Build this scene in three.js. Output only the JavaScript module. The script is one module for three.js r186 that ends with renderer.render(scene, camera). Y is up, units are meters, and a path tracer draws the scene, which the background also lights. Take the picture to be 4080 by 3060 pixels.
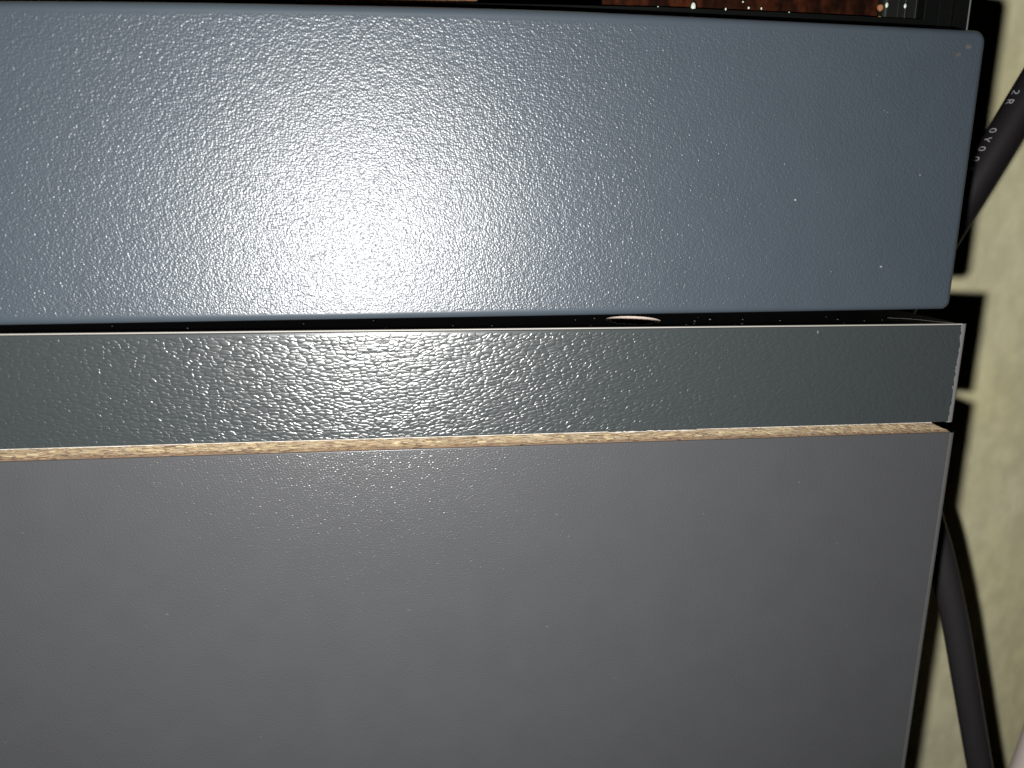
import * as THREE from 'three';
import { RoundedBoxGeometry } from 'three/addons/geometries/RoundedBoxGeometry.js';
import { mergeGeometries } from 'three/addons/utils/BufferGeometryUtils.js';

// ---------------------------------------------------------------- camera, light, exposure
const MM = 0.001;                                   // everything below is measured in millimetres
const scene = new THREE.Scene();
scene.background = new THREE.Color(0x000000);       // a dark room, lit by the flash alone
const camera = new THREE.PerspectiveCamera(53.13, 4 / 3, 0.01, 3);
camera.matrixAutoUpdate = true;
{ // the camera looks 13 degrees down and 8 degrees to the right
  const x = new THREE.Vector3(0.99091, 0.01059, 0.1341), y = new THREE.Vector3(0.02021, 0.97387, -0.22622), z = new THREE.Vector3(-0.13299, 0.22688, 0.9648);
  camera.quaternion.setFromRotationMatrix(new THREE.Matrix4().makeBasis(x, y, z)).normalize();
}
camera.position.set(0, 0, 130 * MM);
camera.focus = 0.138;
camera.userData.fStop = 18.0;
const FLASH = [-9.4, -15.4, 130];
const flash = new THREE.PointLight(new THREE.Color(1.0, 0.98, 0.955), 0.22, 0, 2);
flash.position.set(FLASH[0] * MM, FLASH[1] * MM, FLASH[2] * MM);
flash.castShadow = true;
flash.shadow.radius = 0.125;                          // a lamp of about 5 mm across
flash.shadow.camera.near = 0.005; flash.shadow.camera.far = 2;
scene.add(flash);
const renderer = new THREE.WebGLRenderer({ antialias: true });
renderer.setSize(1024, 768);
renderer.toneMapping = THREE.LinearToneMapping;
renderer.toneMappingExposure = 1.0;
renderer.shadowMap.enabled = true;

// ---------------------------------------------------------------- helpers
let seed = 7;
const rnd = () => { seed = (seed * 1664525 + 1013904223) >>> 0; return seed / 4294967296; };
const rr = (a, b) => a + (b - a) * rnd();
const hash = (x, y, s) => { let h = (x * 374761393 + y * 668265263 + s * 1274126177) | 0; h = Math.imul(h ^ (h >>> 13), 1274126177); h ^= h >>> 16; return (h >>> 0) / 4294967296; };
const sm = (a, b, x) => { const t = Math.min(1, Math.max(0, (x - a) / (b - a))); return t * t * (3 - 2 * t); };
function vnoise(x, y, s) {
  const xi = Math.floor(x), yi = Math.floor(y), fx = x - xi, fy = y - yi;
  const u = fx * fx * (3 - 2 * fx), v = fy * fy * (3 - 2 * fy);
  return (hash(xi, yi, s) * (1 - u) + hash(xi + 1, yi, s) * u) * (1 - v) + (hash(xi, yi + 1, s) * (1 - u) + hash(xi + 1, yi + 1, s) * u) * v;
}
const fbm = (x, y, s, n = 4) => { let a = 0, k = 0.5; for (let i = 0; i < n; i++) { a += k * vnoise(x, y, s + i * 17); x *= 2.03; y *= 2.03; k *= 0.5; } return a; };
// nearest and second nearest of jittered points, one per cell
function cells(x, y, s) {
  const xi = Math.floor(x), yi = Math.floor(y); let a = 9, b = 9, id = 0;
  for (let j = -1; j <= 1; j++) for (let i = -1; i <= 1; i++) {
    const px = xi + i + 0.08 + 0.84 * hash(xi + i, yi + j, s), py = yi + j + 0.08 + 0.84 * hash(xi + i, yi + j, s + 91);
    const d = (px - x) ** 2 + (py - y) ** 2;
    if (d < a) { b = a; a = d; id = hash(xi + i, yi + j, s + 5); } else if (d < b) b = d;
  }
  return [Math.sqrt(a), Math.sqrt(b), id];
}
function reliefTexture(w, h, f) {                   // f(u, v) -> height 0..1
  const d = new Float32Array(w * h * 4);
  for (let j = 0; j < h; j++) for (let i = 0; i < w; i++) {
    const k = 4 * (j * w + i), z = f((i + 0.5) / w, (j + 0.5) / h);
    d[k] = d[k + 1] = d[k + 2] = z; d[k + 3] = 1;
  }
  const t = new THREE.DataTexture(d, w, h, THREE.RGBAFormat, THREE.FloatType);
  t.magFilter = THREE.LinearFilter; t.minFilter = THREE.LinearFilter; t.wrapS = t.wrapT = THREE.ClampToEdgeWrapping; t.needsUpdate = true;
  return t;
}
function colourTexture(w, h, f) {                   // f(u, v) -> linear rgb
  const d = new Float32Array(w * h * 4);
  for (let j = 0; j < h; j++) for (let i = 0; i < w; i++) {
    const k = 4 * (j * w + i), c = f((i + 0.5) / w, (j + 0.5) / h);
    d[k] = c[0]; d[k + 1] = c[1]; d[k + 2] = c[2]; d[k + 3] = 1;
  }
  const t = new THREE.DataTexture(d, w, h, THREE.RGBAFormat, THREE.FloatType);
  t.magFilter = THREE.LinearFilter; t.minFilter = THREE.LinearFilter; t.wrapS = t.wrapT = THREE.ClampToEdgeWrapping; t.needsUpdate = true;
  return t;
}
const mat = (r, g, b, roughness, more = {}) => {
  const m = new THREE.MeshPhysicalMaterial({ roughness, metalness: 0, ...more });
  m.color.setRGB(r, g, b); return m;
};
// uv from x and y over a rectangle given in mm
function planarUV(g, x0, x1, y0, y1) {
  const p = g.attributes.position, uv = new Float32Array(p.count * 2);
  for (let i = 0; i < p.count; i++) { uv[2 * i] = (p.getX(i) - x0) / (x1 - x0); uv[2 * i + 1] = (p.getY(i) - y0) / (y1 - y0); }
  g.setAttribute('uv', new THREE.BufferAttribute(uv, 2)); return g;
}
const box = (x0, x1, y0, y1, z0, z1, r = 0) => {
  const g = r ? new RoundedBoxGeometry(x1 - x0, y1 - y0, z1 - z0, 3, r) : new THREE.BoxGeometry(x1 - x0, y1 - y0, z1 - z0);
  return g.translate((x0 + x1) / 2, (y0 + y1) / 2, (z0 + z1) / 2);
};
function thing(name, label, category, at, group) {
  const o = new THREE.Group(); o.name = name; o.position.set(at[0] * MM, at[1] * MM, at[2] * MM);
  o.userData = { label, category }; if (group) o.userData.group = group;
  o.userData.at = undefined; delete o.userData.at; o.base = at; scene.add(o); return o;
}
// a part whose geometry is given in the scene's millimetres
function part(name, g, m, parent, label) {
  let bx = 0, by = 0, bz = 0;
  for (let p = parent; p && p !== scene; p = p.parent) { bx += p.position.x; by += p.position.y; bz += p.position.z; }
  g = g.clone(); g.scale(MM, MM, MM); g.translate(-bx, -by, -bz);
  const o = new THREE.Mesh(g, m); o.name = name; o.castShadow = o.receiveShadow = true;
  if (label) o.userData.label = label;
  parent.add(o); return o;
}
function single(name, g, m, label, category, at, group) {
  g = g.clone(); g.translate(-at[0], -at[1], -at[2]); g.scale(MM, MM, MM);
  const o = new THREE.Mesh(g, m); o.name = name; o.castShadow = o.receiveShadow = true;
  o.position.set(at[0] * MM, at[1] * MM, at[2] * MM); o.userData = { label, category }; if (group) o.userData.group = group;
  scene.add(o); return o;
}
function polyTube(points, r, seg, sides) {          // a cable; uv = (along, angle), angle 0 faces +z, 90 degrees faces left
  const curve = new THREE.CatmullRomCurve3(points.map(p => new THREE.Vector3(...p))), len = curve.getLength();
  const P = [], U = [], I = [];
  for (let i = 0; i <= seg; i++) {
    const c = curve.getPointAt(i / seg), t = curve.getTangentAt(i / seg);
    const f = new THREE.Vector3(0, 0, 1).addScaledVector(t, -t.z).normalize(), l = new THREE.Vector3().crossVectors(f, t).normalize();
    if (l.x > 0) l.negate();
    for (let k = 0; k <= sides; k++) {
      const a = (k / sides * 2 - 1) * Math.PI;
      P.push(c.x + r * (Math.cos(a) * f.x + Math.sin(a) * l.x), c.y + r * (Math.cos(a) * f.y + Math.sin(a) * l.y), c.z + r * (Math.cos(a) * f.z + Math.sin(a) * l.z));
      U.push(i / seg, k / sides);
    }
  }
  const n = sides + 1;
  for (let i = 0; i < seg; i++) for (let k = 0; k < sides; k++) { const a = i * n + k; I.push(a, a + n, a + 1, a + 1, a + n, a + n + 1); }
  const g = new THREE.BufferGeometry();
  g.setAttribute('position', new THREE.Float32BufferAttribute(P, 3)); g.setAttribute('uv', new THREE.Float32BufferAttribute(U, 2)); g.setIndex(I);
  g.computeVertexNormals(); g.userData.length = len; return g;
}

// ---------------------------------------------------------------- the wall behind
{
  const W = 700, H = 700;
  const blot = (x, y) => 0.5 * fbm(x / 7, y / 13, 3) + 0.5 * fbm(x / 2.6, y / 4.5, 41);
  const u2x = u => u * W - 300, v2y = v => v * H - 380;
  const wallMat = mat(1, 1, 1, 0.85, {
    map: colourTexture(1536, 1536, (u, v) => {
      const k = sm(0.3, 0.7, blot(u2x(u), v2y(v))), q = fbm(u2x(u) / 30, v2y(v) / 30, 77);
      const a = 0.9 + 0.2 * k;
      return [0.565 * a * (0.97 + 0.06 * q), 0.53 * a, 0.335 * a * (1.08 - 0.2 * q)];
    }),
    bumpMap: reliefTexture(1536, 1536, (u, v) => blot(u2x(u) + 0.4, v2y(v))), bumpScale: 0.0004,
  });
  const g = planarUV(box(-300, 400, -380, 320, -92, -80), -300, 400, -380, 320);
  const w = part('wall', g, wallMat, scene); w.userData.kind = 'structure';
}

// ---------------------------------------------------------------- the cabinet: black top board with grey edge, front panel below
const cabinet = thing('cabinet', 'grey cabinet with black top board and raw chipboard edge above its front panel', 'cabinet', [15, -160, -40]);
const XL = -82;
{
  // top board --------------------------------------------------
  const black = mat(0.004, 0.004, 0.0045, 0.6, { specularIntensity: 0.35 });
  const sh = new THREE.Shape(); sh.moveTo(XL, 0.7); sh.lineTo(103.2, 0.7); sh.lineTo(103.2, 78); sh.lineTo(XL, 78); sh.closePath();
  const hole = new THREE.Path(); hole.absarc(42.1, 9.3, 5.15, 0, Math.PI * 2, false); sh.holes.push(hole);
  const deck = new THREE.ExtrudeGeometry(sh, { depth: 18.9, bevelEnabled: false, curveSegments: 48 });
  deck.rotateX(-Math.PI / 2); deck.translate(0, -39.75, 0);
  const board = part('top_board', deck, black, cabinet, 'black top board seen edge on under the blue frame');
  const wall = new THREE.CylinderGeometry(4.82, 4.82, 12, 48, 1, true).translate(42.1, -27.27, -9.3);
  part('drilled_hole', wall, mat(0.16, 0.08, 0.05, 0.7, { side: THREE.DoubleSide }), board, 'round drilled hole with brown wall');
  part('hole_rim', new THREE.CylinderGeometry(5.12, 4.82, 0.42, 64, 1, true).translate(42.1, -21.06, -9.3), mat(0.4, 0.33, 0.28, 0.6, { side: THREE.DoubleSide }), board, 'pale countersunk rim of the drilled hole');

  const BX0 = XL, BX1 = 104, BY0 = -40, BY1 = -20.6;
  const leather = reliefTexture(2048, 288, (u, v) => {
    const x = BX0 + u * (BX1 - BX0), y = BY0 + v * (BY1 - BY0);
    const wx = x + 1.5 * (fbm(x / 1.7, y / 0.9, 11, 3) - 0.47), wy = y + 0.75 * (fbm(x / 1.5, y / 0.8, 23, 3) - 0.47);
    const c = 0.10 + 0.12 * Math.sin(x / 31), [a, b, id] = cells((wx + 0.3 * wy) / 1.4, (wy - c * wx) / 0.58, 4);
    const open = sm(0.3, 0.62, vnoise(x / 1.3, y / 0.6, 87)), groove = sm(0.0, 0.3, b - a) * (0.45 + 0.55 * open) + 0.4 * (1 - open), dome = 1 - Math.min(1, a * a * 1.25);
    const edge = sm(BY1 - 0.75, BY1 - 1.2, y) * sm(BY0 + 0.15, BY0 + 0.5, y) * sm(103.2, 102.8, x);
    return 0.5 + edge * (0.5 * (0.55 * groove + 0.5 * dome - 0.5) + 0.2 * (id - 0.5) * groove + 0.5 * (fbm(x / 2.2, y / 1.0, 61, 3) - 0.45));
  });
  const greyGreen = mat(0.0255, 0.0300, 0.031, 0.29, { bumpMap: leather, bumpScale: 0.00013 });
  part('edge_band', planarUV(box(XL, 103.3, -39.85, -21.02, -0.9, 0, 0.22), BX0, BX1, BY0, BY1), greyGreen, board, 'dark grey green front edge with coarse leather grain');
  part('top_corner_line', box(XL, 103.2, -20.98, -20.72, -0.75, 0.04, 0.1), mat(0.22, 0.21, 0.19, 0.6), board, 'thin pale worn line along the top corner');

  // side bands: worn pale strips that run round the right corner
  const sideBand = (x0, x1, y0, y1, z, rough, s) => {
    const n = 260, P = [], I = [], m = 7;
    for (let i = 0; i <= n; i++) {
      const y = y0 + (y1 - y0) * i / n, j = rough * (fbm(y / 0.5, 3, s, 3) - 0.3) + rough * 0.5 * (fbm(y / 2.5, 9, s, 2) - 0.5), bulge = 0.05 * fbm(y / 0.35, 1, s + 3, 2);
      P.push(x0 - j, y, z - 0.05, x0 - j * 0.9, y, z + 0.03 + bulge);
      for (let k = 0; k < m - 2; k++) { const a = k / (m - 3) * Math.PI / 2, R = 0.55; P.push(x1 - R + R * Math.sin(a), y, z - R + R * Math.cos(a) + 0.03 + bulge * Math.cos(a)); }
    }
    for (let i = 0; i < n; i++) for (let k = 0; k < m - 1; k++) { const a = i * m + k; I.push(a, a + 1, a + m, a + 1, a + m + 1, a + m); }
    const g = new THREE.BufferGeometry(); g.setAttribute('position', new THREE.Float32BufferAttribute(P, 3)); g.setIndex(I); g.computeVertexNormals();
    return planarUV(g, x0 - 1, x1 + 1, y0, y1);
  };
  part('side_band', sideBand(103.0, 104, -39.7, -20.75, 0, 0.75, 5), mat(0.085, 0.085, 0.085, 0.7, { side: THREE.DoubleSide }), board, 'pale worn strip down the right end of the board');
  part('corner_chip', new THREE.SphereGeometry(0.55, 16, 12).scale(1.5, 0.5, 0.9).translate(103.2, -39.75, -0.45), mat(0.16, 0.155, 0.14, 0.8), board);

  const flecks = [];
  for (let i = 0; i < 26; i++) {
    const q = new THREE.IcosahedronGeometry(1, 0); q.scale(rr(0.08, 0.3), rr(0.03, 0.08), rr(0.05, 0.15)); q.rotateY(rr(0, 3)); q.translate(i < 14 ? rr(48, 92) : rr(-60, 40), -20.83, rr(-12, -1.2)); flecks.push(q);
  }
  const hair = new THREE.TubeGeometry(new THREE.CatmullRomCurve3([[93, -20.7, -8], [96, -20.55, -5.2], [98.6, -20.6, -2.6], [101.4, -20.66, -0.4]].map(p => new THREE.Vector3(...p))), 24, 0.02, 5); flecks.push(hair.toNonIndexed());
  flecks.push(new THREE.IcosahedronGeometry(1, 0).scale(0.16, 0.36, 0.05).rotateZ(0.2).translate(74.2, -22.0, 0.02));
  const crumbs = part('dust_flecks', mergeGeometries(flecks), mat(0.1, 0.095, 0.085, 0.8), board, 'pale dust flecks and a hair on the black board'); crumbs.userData.kind = 'stuff';

  // front panel -------------------------------------------------
  const ZF = 0.8, YT = -41.72, prof = [[ZF - 0.5, -190], [ZF - 0.5, YT + 0.1], [-1.35, YT + 1.5], [-17, YT + 1.5], [-17, -190]];
  const xr = [103.2, 103.2, 100.2, 99, 99], P = [], I = [], n = prof.length;
  for (const e of [0, 1]) prof.forEach(([z, y], i) => P.push(e ? xr[i] : XL, y, z));
  for (let i = 0; i < n; i++) { const j = (i + 1) % n; I.push(i, i + n, j, j, i + n, j + n); }
  for (let i = 1; i < n - 1; i++) { I.push(0, i, i + 1); I.push(n, n + i + 1, n + i); }
  let core = new THREE.BufferGeometry(); core.setAttribute('position', new THREE.Float32BufferAttribute(P, 3)); core.setIndex(I);
  core = core.toNonIndexed(); core.computeVertexNormals(); planarUV(core, 0, 10, 0, 10);
  const panel = part('front_panel', core, mat(0.11, 0.068, 0.04, 0.9), cabinet, 'front panel with bare brown chipboard along its top');
  const PX0 = XL, PX1 = 104, PY0 = -134, PY1 = -41.6;
  const fine = reliefTexture(2048, 1024, (u, v) => {
    const x = PX0 + u * (PX1 - PX0), y = PY0 + v * (PY1 - PY0);
    const wx = x + 0.3 * (fbm(x / 0.8, y / 0.6, 31, 2) - 0.5), wy = y + 0.3 * (fbm(x / 0.8, y / 0.6, 57, 2) - 0.5);
    const [a, b, id] = cells((wx + 0.3 * wy) / 0.48, wy / 0.33, 14);
    return 0.5 + (0.5 * (0.45 * sm(0, 0.4, b - a) + 0.55 * (1 - Math.min(1, a * a * 1.3)) - 0.5) * (0.85 + 0.6 * sm(0.6, 0.95, id))) * sm(PY1 - 0.2, PY1 - 0.5, y);
  });
  const lint = [];
  for (let i = 0; i < 34; i++) lint.push([rr(-75, 103), rr(-130, -43), rr(0.05, 0.13), rr(-1.2, 1.2)]);
  const panelMat = mat(1, 1, 1, 0.29, {
    bumpMap: fine, bumpScale: 0.000085,
    map: colourTexture(2048, 1024, (u, v) => {
      const x = PX0 + u * (PX1 - PX0), y = PY0 + v * (PY1 - PY0), k = 0.95 + 0.1 * fbm(x / 5, y / 5, 71, 3);
      let q = 0;
      for (const [lx, ly, lr, sl] of lint) { const dx = x - lx, dy = y - ly; if (dx * dx + dy * dy < 0.5) q = Math.max(q, sm(lr, lr * 0.4, Math.hypot(dy - sl * dx, dx * 0.35))); }
      return [0.0462 * k + 0.05 * q, 0.0476 * k + 0.05 * q, 0.0505 * k + 0.047 * q];
    }),
  });
  part('panel_face', planarUV(box(XL, 103.3, -190, YT, ZF - 0.5, ZF, 0.12), PX0, PX1, PY0, PY1), panelMat, panel, 'plain grey fine grained face of the front panel');
  part('side_band', sideBand(103.05, 104.1, -190, YT - 0.05, ZF, 0.12, 45), mat(0.048, 0.048, 0.046, 0.7, { side: THREE.DoubleSide }), panel, 'lighter grey strip down the right end of the panel');
  part('side_panel', box(84, 100, -190, -43, -78, -18), mat(0.06, 0.06, 0.06, 0.6), cabinet);

  // bare chipboard: flakes pressed into the slope between panel face and top board
  const slopeDir = new THREE.Vector3(0, 1.4, -(ZF - 0.5 + 1.35)).normalize(), nrm = new THREE.Vector3(0, -slopeDir.z, slopeDir.y);
  const slopeLen = Math.hypot(1.4, ZF - 0.5 + 1.35);
  const flake = (x, t, L, T, H, tilt) => {           // centre x, place up the slope, half length, half width, height
    const k = 7, P = [], I = [];
    const c = Math.cos(tilt), s = Math.sin(tilt);
    const put = (a, b, h) => { const xx = x + a * c - b * s, tt = t + a * s + b * c; P.push(xx, YT + 0.1 + slopeDir.y * tt + nrm.y * h, ZF - 0.5 + slopeDir.z * tt + nrm.z * h); };
    const rim = []; for (let i = 0; i < k; i++) { const a = (i + rr(-0.3, 0.3)) / k * Math.PI * 2; rim.push([Math.sign(Math.cos(a)) * Math.abs(Math.cos(a)) ** 0.7 * L * rr(0.75, 1), Math.sign(Math.sin(a)) * Math.abs(Math.sin(a)) ** 0.7 * T * rr(0.75, 1)]); }
    for (const [a, b] of rim) put(a, b, -0.12);
    const sl = rr(-0.4, 0.4);
    for (const [a, b] of rim) put(a * 0.86, b * 0.8, H * (1 + sl * a / L));
    put(0, 0, H * rr(1.0, 1.25));
    for (let i = 0; i < k; i++) { const j = (i + 1) % k; I.push(i, j, i + k, j, j + k, i + k, i + k, j + k, 2 * k); }
    let g = new THREE.BufferGeometry(); g.setAttribute('position', new THREE.Float32BufferAttribute(P, 3)); g.setIndex(I); g = g.toNonIndexed(); g.computeVertexNormals(); return g;
  };
  const woods = [[0.275, 0.212, 0.12], [0.23, 0.17, 0.1], [0.17, 0.12, 0.072], [0.33, 0.27, 0.16], [0.09, 0.06, 0.038], [0.2, 0.145, 0.092], [0.25, 0.205, 0.14]];
  const tint = (g, c) => { const n = g.attributes.position.count, d = new Float32Array(n * 3); for (let i = 0; i < n; i++) { d[3 * i] = c[0]; d[3 * i + 1] = c[1]; d[3 * i + 2] = c[2]; } g.setAttribute('color', new THREE.BufferAttribute(d, 3)); return g; };
  const small = [], chipMat = mat(1, 1, 1, 0.8, { vertexColors: true });
  for (let i = 0; i < 5200; i++) {
    const x = rr(XL + 2, 103), t = rr(0.0, slopeLen + 0.05), end = 103.2 - 3.0 * (t / slopeLen);
    if (x > end - 0.3) continue;
    const low = sm(0.75, 0.1, t), w = woods[Math.floor(rnd() * woods.length)], k = rr(0.72, 1.08) * (1 - 0.5 * low * rr(0.5, 1));
    const right = sm(45, 85, x), L = (low > 0.4 ? rr(0.3, 1.0) : rr(0.35, 1.6)) * (1 - 0.15 * right);
    small.push(tint(flake(x, t, L, rr(0.035, 0.1), rr(0.02, 0.13) * sm(slopeLen + 0.1, slopeLen - 0.35, t), rr(-0.1, 0.1) - right * 0.35), [w[0] * k, w[1] * k * (1 - 0.1 * low), w[2] * k * (1 - 0.15 * low)]));
  }
  const dust = part('fine_wood_chips', mergeGeometries(small), chipMat, panel, 'small brown and tan flakes of bare chipboard'); dust.userData.kind = 'stuff';
  const bigMats = woods.map(w => mat(w[0], w[1], w[2], 0.75));
  for (let i = 0; i < 110; i++) {
    const x = rr(XL + 6, 98), t = rr(0.55, slopeLen - 0.3), right = sm(45, 85, x);
    part('wood_chip', flake(x, t, rr(0.5, 1.3), rr(0.1, 0.22), rr(0.1, 0.2), rr(-0.12, 0.12) - right * 0.3), bigMats[[0, 3, 0, 1, 3, 5, 6][Math.floor(rnd() * 7)]], panel);
  }
  const lines = []; let x = XL + 1;
  while (x < 100) { const e = Math.min(100.4, x + rr(8, 22)); lines.push(box(x, e, -40.36, -40.12, -1.55, -1.22).toNonIndexed()); x = e + 0.06; }
  for (let i = 0; i < 22; i++) {                      // chipped bits of the white backing along the board's lower edge
    const g = new THREE.IcosahedronGeometry(1, 1), a = g.attributes.position, L = rr(0.25, 1.1), h = rr(0.05, 0.13), cx = rr(33.5, 52), s0 = i * 3.1;
    for (let k = 0; k < a.count; k++) { const q = 0.6 + 0.8 * vnoise(a.getX(k) * 2 + s0, a.getY(k) * 2 + a.getZ(k) * 2, 5); a.setXYZ(k, a.getX(k) * L * q + cx, a.getY(k) * h * q - 39.98 + rr(0, 0) , a.getZ(k) * 0.12 - 0.06); }
    g.computeVertexNormals(); lines.push(g);
  }
  part('paper_edge', mergeGeometries(lines), mat(0.36, 0.345, 0.32, 0.7), panel, 'thin whitish line at the back of the bare chipboard');
}

// ---------------------------------------------------------------- the aquarium that stands on the cabinet
const aquarium = thing('aquarium', 'glass aquarium with a blue grey textured bottom frame standing on the cabinet', 'aquarium', [15, -20.7, -40]);
{
  const top = [[XL, 26.3], [-58.5, 27.6], [-36.5, 28.5], [-15, 29.18], [10, 29.85], [32, 30.18], [68, 30.3], [98.7, 30.33]];
  const b = 1.15;                                     // rounding of the front edges
  const s = new THREE.Shape();
  s.moveTo(XL + b, -19.15 + b); s.lineTo(100.8 - b - 0.5, -18.16 + b); s.quadraticCurveTo(100.8 - b, -18.16 + b, 100.8 - b, -17.65 + b);
  s.lineTo(100.6 - b, 29.28 - b); s.quadraticCurveTo(100.6 - b, 30.33 - b, 99.5 - b, 30.33 - b);
  s.splineThru(top.slice(0, -1).reverse().map(([x, y]) => new THREE.Vector2(Math.max(x, XL + b), y - b)));
  s.closePath();
  const g = new THREE.ExtrudeGeometry(s, { depth: 9, bevelEnabled: true, bevelSize: b, bevelThickness: 0.95, bevelSegments: 9, curveSegments: 16, steps: 1 });
  g.translate(0, 0, -9.95 + 0.35);
  const X0 = XL, X1 = 102, Y0 = -20, Y1 = 31;
  const topAt = x => { for (let i = 1; i < top.length; i++) if (x <= top[i][0]) { const [a, c] = top[i - 1], [d, e] = top[i]; return c + (e - c) * (x - a) / (d - a); } return 30; };
  const mask = (x, y) => sm(1.35, 1.9, topAt(x) - y) * sm(1.0, 1.5, y + 19.15 - 1.0 * (x - XL) / (100.8 - XL)) * sm(0.8, 1.6, 100.7 - x);
  const pebble = reliefTexture(2048, 640, (u, v) => {
    const x = X0 + u * (X1 - X0), y = Y0 + v * (Y1 - Y0);
    const wx = x + 0.3 * (fbm(x / 0.8, y / 0.8, 131, 2) - 0.5), wy = y + 0.3 * (fbm(x / 0.8, y / 0.8, 157, 2) - 0.5);
    const [a, bb, id] = cells((wx + 0.2 * wy) / 0.35, wy / 0.29, 24);
    return 0.5 + mask(x, y) * (0.5 * (0.3 * sm(0, 0.4, bb - a) + 0.7 * (1 - Math.min(1, a * a * 1.3)) - 0.5) + 0.35 * (id - 0.5) + 0.3 * (fbm(x / 0.6, y / 0.5, 7, 2) - 0.4));
  });
  const specks = [[67.6, 1.4, 0.2, 0.3], [85.5, -10.2, 0.24, 0.22], [91, 6, 0.15, 0.2], [97.1, 27.5, 0.6, 0.065], [95.4, 26.2, 0.5, 0.058]];
  for (let i = 0; i < 60; i++) specks.push([rr(-60, 98), rr(-17, 28), rr(0.06, 0.12), rr(0, 1) < 0.4 ? 0.01 : 0.14]);
  const blue = mat(1, 1, 1, 0.335, {
    bumpMap: pebble, bumpScale: 0.0001,
    map: colourTexture(2048, 640, (u, v) => {
      const x = X0 + u * (X1 - X0), y = Y0 + v * (Y1 - Y0), k = 0.95 + 0.1 * fbm(x / 4, y / 4, 271, 3);
      let r = 0.034 * k, gg = 0.0435 * k, bl = 0.0535 * k;
      for (const [sx, sy, sr, c] of specks) { const d = Math.hypot((x - sx) * 0.8, y - sy) + (sr > 0.3 ? 0.5 * (fbm(x * 4, y * 6, 5, 3) - 0.4) : 0); if (d < sr) { const q = sm(sr, sr * 0.4, d + 0.12 * sr * fbm(x * 9, y * 9, 5, 2)); r += (c - r) * q; gg += (c - gg) * q; bl += (c * 0.92 - bl) * q; } }
      return [r, gg, bl];
    }),
  });
  planarUV(g, X0, X1, Y0, Y1); g.translate(-40, 0, 0); g.rotateY(0.021); g.translate(40, 0, 0);   // the frame stands very slightly askew
  part('bottom_frame', g, blue, aquarium, 'blue grey frame with fine pebbled grain');
  part('frame_back', box(XL, 97.5, -17.6, 22, -30, -9.2), mat(0.02, 0.02, 0.02, 0.7), aquarium);
  part('support_mat', box(XL, 92, -20.68, -17.6, -70, -26), mat(0.01, 0.01, 0.01, 0.9), aquarium);
  const glassMat = mat(0.93, 0.96, 0.94, 0.0, { transmission: 1, thickness: 0, ior: 1.5 });
  part('front_glass', box(XL, 97.1, 24, 75, -6, -2), glassMat, aquarium, 'clear front pane just above the frame');
  part('glass_edge', box(97.12, 97.34, 24, 75, -2.15, -1.9, 0.06), mat(0.06, 0.065, 0.062, 0.4), aquarium, 'thin pale vertical edge of the pane');
  const tarry = mat(0.003, 0.003, 0.003, 0.6, { specularIntensity: 0.12 });
  part('side_seal', box(97.12, 97.34, 24, 75, -6, -2.16), tarry, aquarium);
  const seam = new THREE.Shape(); seam.moveTo(XL, 24); for (const [x, y] of [[97, 24], [97, 32.75], [70, 32.85], [44, 32.8], [12, 32.1], [-16, 31.1], [XL, 29]]) seam.lineTo(x, y); seam.closePath();
  part('silicone_seam', new THREE.ExtrudeGeometry(seam, { depth: 3, bevelEnabled: false }).translate(0, 0, -9.06), tarry, aquarium, 'black silicone seam along the bottom');
  part('corner_seam', box(91.6, 97.2, 24, 75, -60, -6.05, 0.3), tarry, aquarium, 'black silicone seam in the right corner');
  // grey silicone bead in the corner, with two lengthways ridges
  const bead = [box(84.6, 91.5, 32.3, 75, -12, -7.2, 0.8)];
  for (const [bx, br] of [[88.6, 0.3], [90.6, 0.22], [87.2, 0.12]]) bead.push(new THREE.CylinderGeometry(br, br, 43, 12).translate(bx, 53.5, -7.15));
  part('silicone_bead', mergeGeometries(bead.map(q => q.index ? q.toNonIndexed() : q)), mat(0.009, 0.0085, 0.008, 0.35), aquarium, 'dark grey shiny bead of silicone beside the corner');
  part('back_wall', box(XL, 97, 20, 75, -76, -74), mat(0.01, 0.01, 0.01, 0.9), aquarium);
  part('tank_floor', box(XL, 97, 22.5, 24, -72, -6.2), mat(0.01, 0.01, 0.01, 0.9), aquarium);
}
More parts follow.
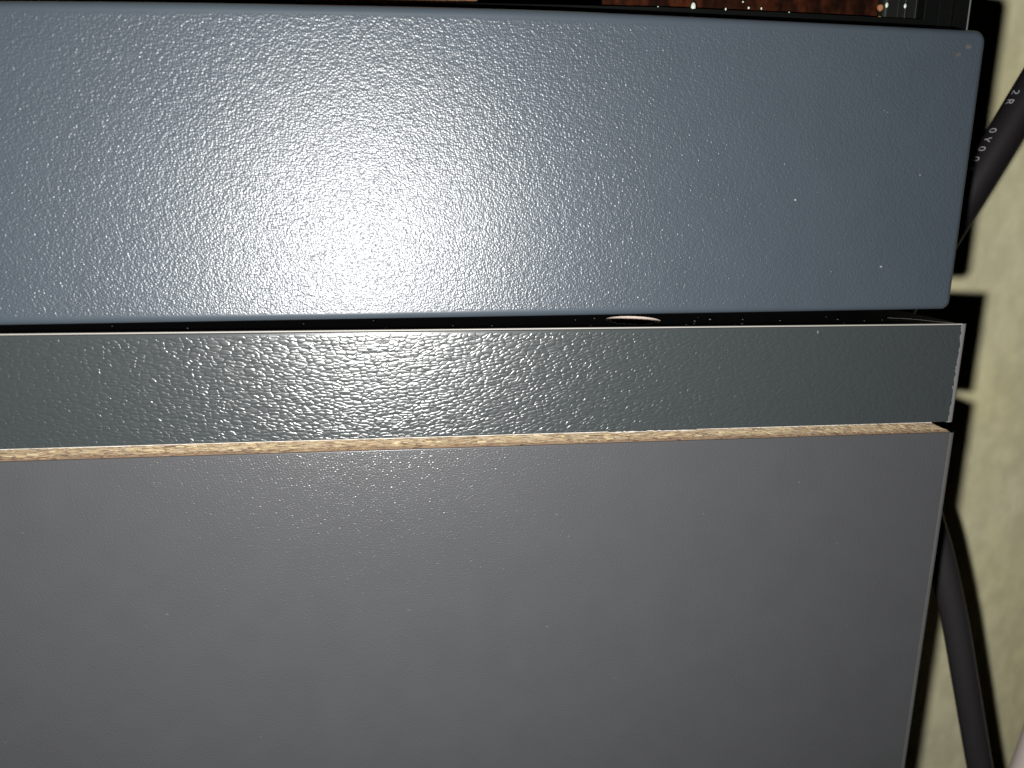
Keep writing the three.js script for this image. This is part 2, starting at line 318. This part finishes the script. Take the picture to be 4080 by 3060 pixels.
// what is inside the aquarium
{
  const red = mat(1, 1, 1, 0.9, { specularIntensity: 0.12, map: colourTexture(1024, 256, (u, v) => { const k = 0.35 + 1.5 * sm(0.3, 0.75, fbm(u * 36, v * 9, 301, 4)), q = fbm(u * 160, v * 40, 11, 3); return [0.022 * k * (0.6 + 0.8 * q), 0.0045 * k, 0.0018 * k]; }) });
  const g = new THREE.PlaneGeometry(50, 44, 200, 170);
  const p = g.attributes.position;
  for (let i = 0; i < p.count; i++) { const [a] = cells(p.getX(i) / 1.6, p.getY(i) / 1.3, 9); p.setZ(i, 0.5 * (1 - a) + 0.5 * fbm(p.getX(i) / 3, p.getY(i) / 3, 8, 3)); }
  g.computeVertexNormals(); g.translate(58.7, 54.3, -8.4);
  const sub = single('substrate', planarUV(g, 13, 84, 32, 77), red, 'dark red brown gravel pressed against the aquarium glass', 'gravel', [58.7, 32.3, -8.4]);
  sub.userData.kind = 'stuff';
  const brick = mat(1, 1, 1, 0.8, { map: colourTexture(512, 256, (u, v) => { const k = 0.5 + 0.9 * fbm(u * 30, v * 20, 401, 4); return [0.14 * k, 0.055 * k, 0.022 * k]; }), bumpMap: reliefTexture(512, 256, (u, v) => fbm(u * 60, v * 30, 77, 4)), bumpScale: 0.0008 });
  single('clay_block', planarUV(box(-17, 12.7, 29, 74, -20, -9.1, 0.5), -17, 12.7, 29, 74), brick, 'orange brown rough block behind the glass at the top edge', 'ornament', [-2, 29, -14]);
  const bub = mat(0.5, 0.5, 0.48, 0.15);
  const drop = new THREE.SphereGeometry(1, 14, 10);
  const spots = [[49.2, 33.15, 0.42, 1.7], [48.8, 32.65, 0.2, 1.2], [55, 33.0, 0.17, 1.5], [46.9, 32.6, 0.17, 1.3], [59.1, 33.4, 0.2, 1], [61.4, 33.4, 0.15, 1.4], [43, 32.8, 0.15, 1.5], [58, 34.3, 0.15, 1], [66.5, 32.9, 0.14, 1.6], [65.6, 31.8, 0.15, 1], [84.5, 34.9, 0.28, 1.6], [88.0, 34.9, 0.25, 1.6]];
  let first = null;
  for (const [x, y, r, e] of spots) {
    const o = first ? first.clone() : single('air_bubble', drop.clone().scale(1, 1, 1), bub, 'tiny white shining bubble behind the glass above the blue frame', 'bubble', [0, 0, 0], 'air bubbles behind the aquarium glass');
    if (first) { o.name = `air_bubble_${String(scene.children.filter(c => c.name.startsWith('air_bubble')).length).padStart(3, '0')}`; scene.add(o); } else first = o;
    const own = { 49.2: 'largest white bubble of the row behind the glass above the blue frame', 84.5: 'left one of two long white glinting bubbles on the dark silicone bead', 88: 'right one of two long white glinting bubbles on the dark silicone bead' }[x];
    o.userData = own ? { label: own, category: 'bubble' } : { label: 'tiny white bubble, one of the small dots behind the glass above the blue frame', category: 'bubble', group: 'air bubbles behind the aquarium glass' };
    o.scale.set(r, r * e, r * 0.8); o.position.set(x * MM, y * MM, -6.35 * MM);
  }
  const grain = mat(0.26, 0.1, 0.045, 0.7);
  const stone = (x, y, r, name, label) => { const q = new THREE.DodecahedronGeometry(r, 1), a = q.attributes.position; for (let i = 0; i < a.count; i++) { const k = 0.85 + 0.3 * vnoise(a.getX(i) * 3 + 5, a.getY(i) * 3 + a.getZ(i) * 4, 3); a.setXYZ(i, a.getX(i) * k, a.getY(i) * k * 1.15, a.getZ(i) * k); } q.computeVertexNormals(); q.translate(x, y, -7); single(name, q, grain, label, 'pebble', [x, y - r, -7]); };
  stone(83.7, 34.6, 0.55, 'pebble', 'larger orange pebble behind the glass beside the grey silicone bead');
  stone(83.75, 32.95, 0.32, 'pebble_001', 'smaller orange pebble just above the frame beside the grey silicone bead');
}

// ---------------------------------------------------------------- cables on the right
{
  const pts = [[153.8, 62.2, -30.0], [144.3, 43.6, -30.0], [138.7, 32.4, -30.0], [133.2, 21.8, -30.0], [128.0, 11.6, -30.0], [122.8, 1.8, -30.0], [116.7, -9.8, -30.0], [109.2, -24.0, -30.9], [98.7, -40.9, -33.6]];
  const g = polyTube(pts, 3.75, 200, 64), len = g.userData.length;
  const cv = document.createElement('canvas'); cv.width = 2048; cv.height = 512;
  const c = cv.getContext('2d');
  c.fillStyle = '#141213'; c.fillRect(0, 0, 2048, 512);
  const ppm = 2048 / len, ppa = 512 / (2 * Math.PI * 3.75);
  for (let i = 0; i < 900; i++) { const k = 16 + Math.floor(rnd() * 40); c.fillStyle = `rgb(${k},${k - 2},${k - 1})`; c.fillRect(rnd() * 2048, rnd() * 512, 1 + rnd() * 2, 1 + rnd() * 2); }
  c.fillStyle = '#92929a'; c.textAlign = 'center'; c.textBaseline = 'middle';
  const put = (t, along, ang, hMM = 2.3) => { c.save(); c.translate(along * ppm, (0.5 - ang / 360) * 512); c.scale(ppm / ppa, -1); c.rotate(0); c.font = `${Math.round(hMM * ppa)}px sans-serif`; c.scale(0.95, 1); c.fillText(t, 0, 0); c.restore(); };
  for (const [t, d] of [['+', 0], ['0', 2.97], ['0', 5.66], ['0', 8.4], ['Y', 10.9], ['0', 13.3], ['R', 19.8], ['2', 22.2]]) put(t, ((d > 15 ? 71.5 : 72.6) - d) * 0.889, 78);
  const tx = new THREE.CanvasTexture(cv); tx.colorSpace = THREE.SRGBColorSpace;
  single('power_cable', g, mat(1, 1, 1, 0.5, { map: tx, specularIntensity: 0.6 }), 'black cable with small white lettering at the upper right, slanting behind the blue frame', 'cable', [128, 11.6, -30]);
  const g2 = polyTube([[104, -30, -26], [112, -48, -26], [118, -61, -26], [122, -71, -26], [126.2, -80.5, -26], [132.9, -98.5, -26], [138.7, -116.5, -26], [147.3, -143.5, -26], [155, -166, -26], [166, -196, -26]], 3.1, 160, 48);
  const rub = mat(0.016, 0.015, 0.016, 0.48, { bumpMap: reliefTexture(512, 128, (u, v) => fbm(u * 200, v * 40, 3, 3)), bumpScale: 0.00005 });
  single('power_cable_001', g2, rub, 'plain black cable at the lower right, hanging down beside the grey front panel', 'cable', [126, -80, -26]);
  const g3 = polyTube([[181.5, -110, -36], [179.2, -127, -36], [176, -143.5, -35.5], [173.5, -157.8, -35.5], [170.5, -174, -36], [166, -196, -36]], 6, 60, 48);
  single('white_cable', g3, mat(0.5, 0.43, 0.39, 0.5), 'thick pale pinkish white cable in the lower right corner', 'cable', [173.5, -158, -36]);
}
renderer.render(scene, camera);
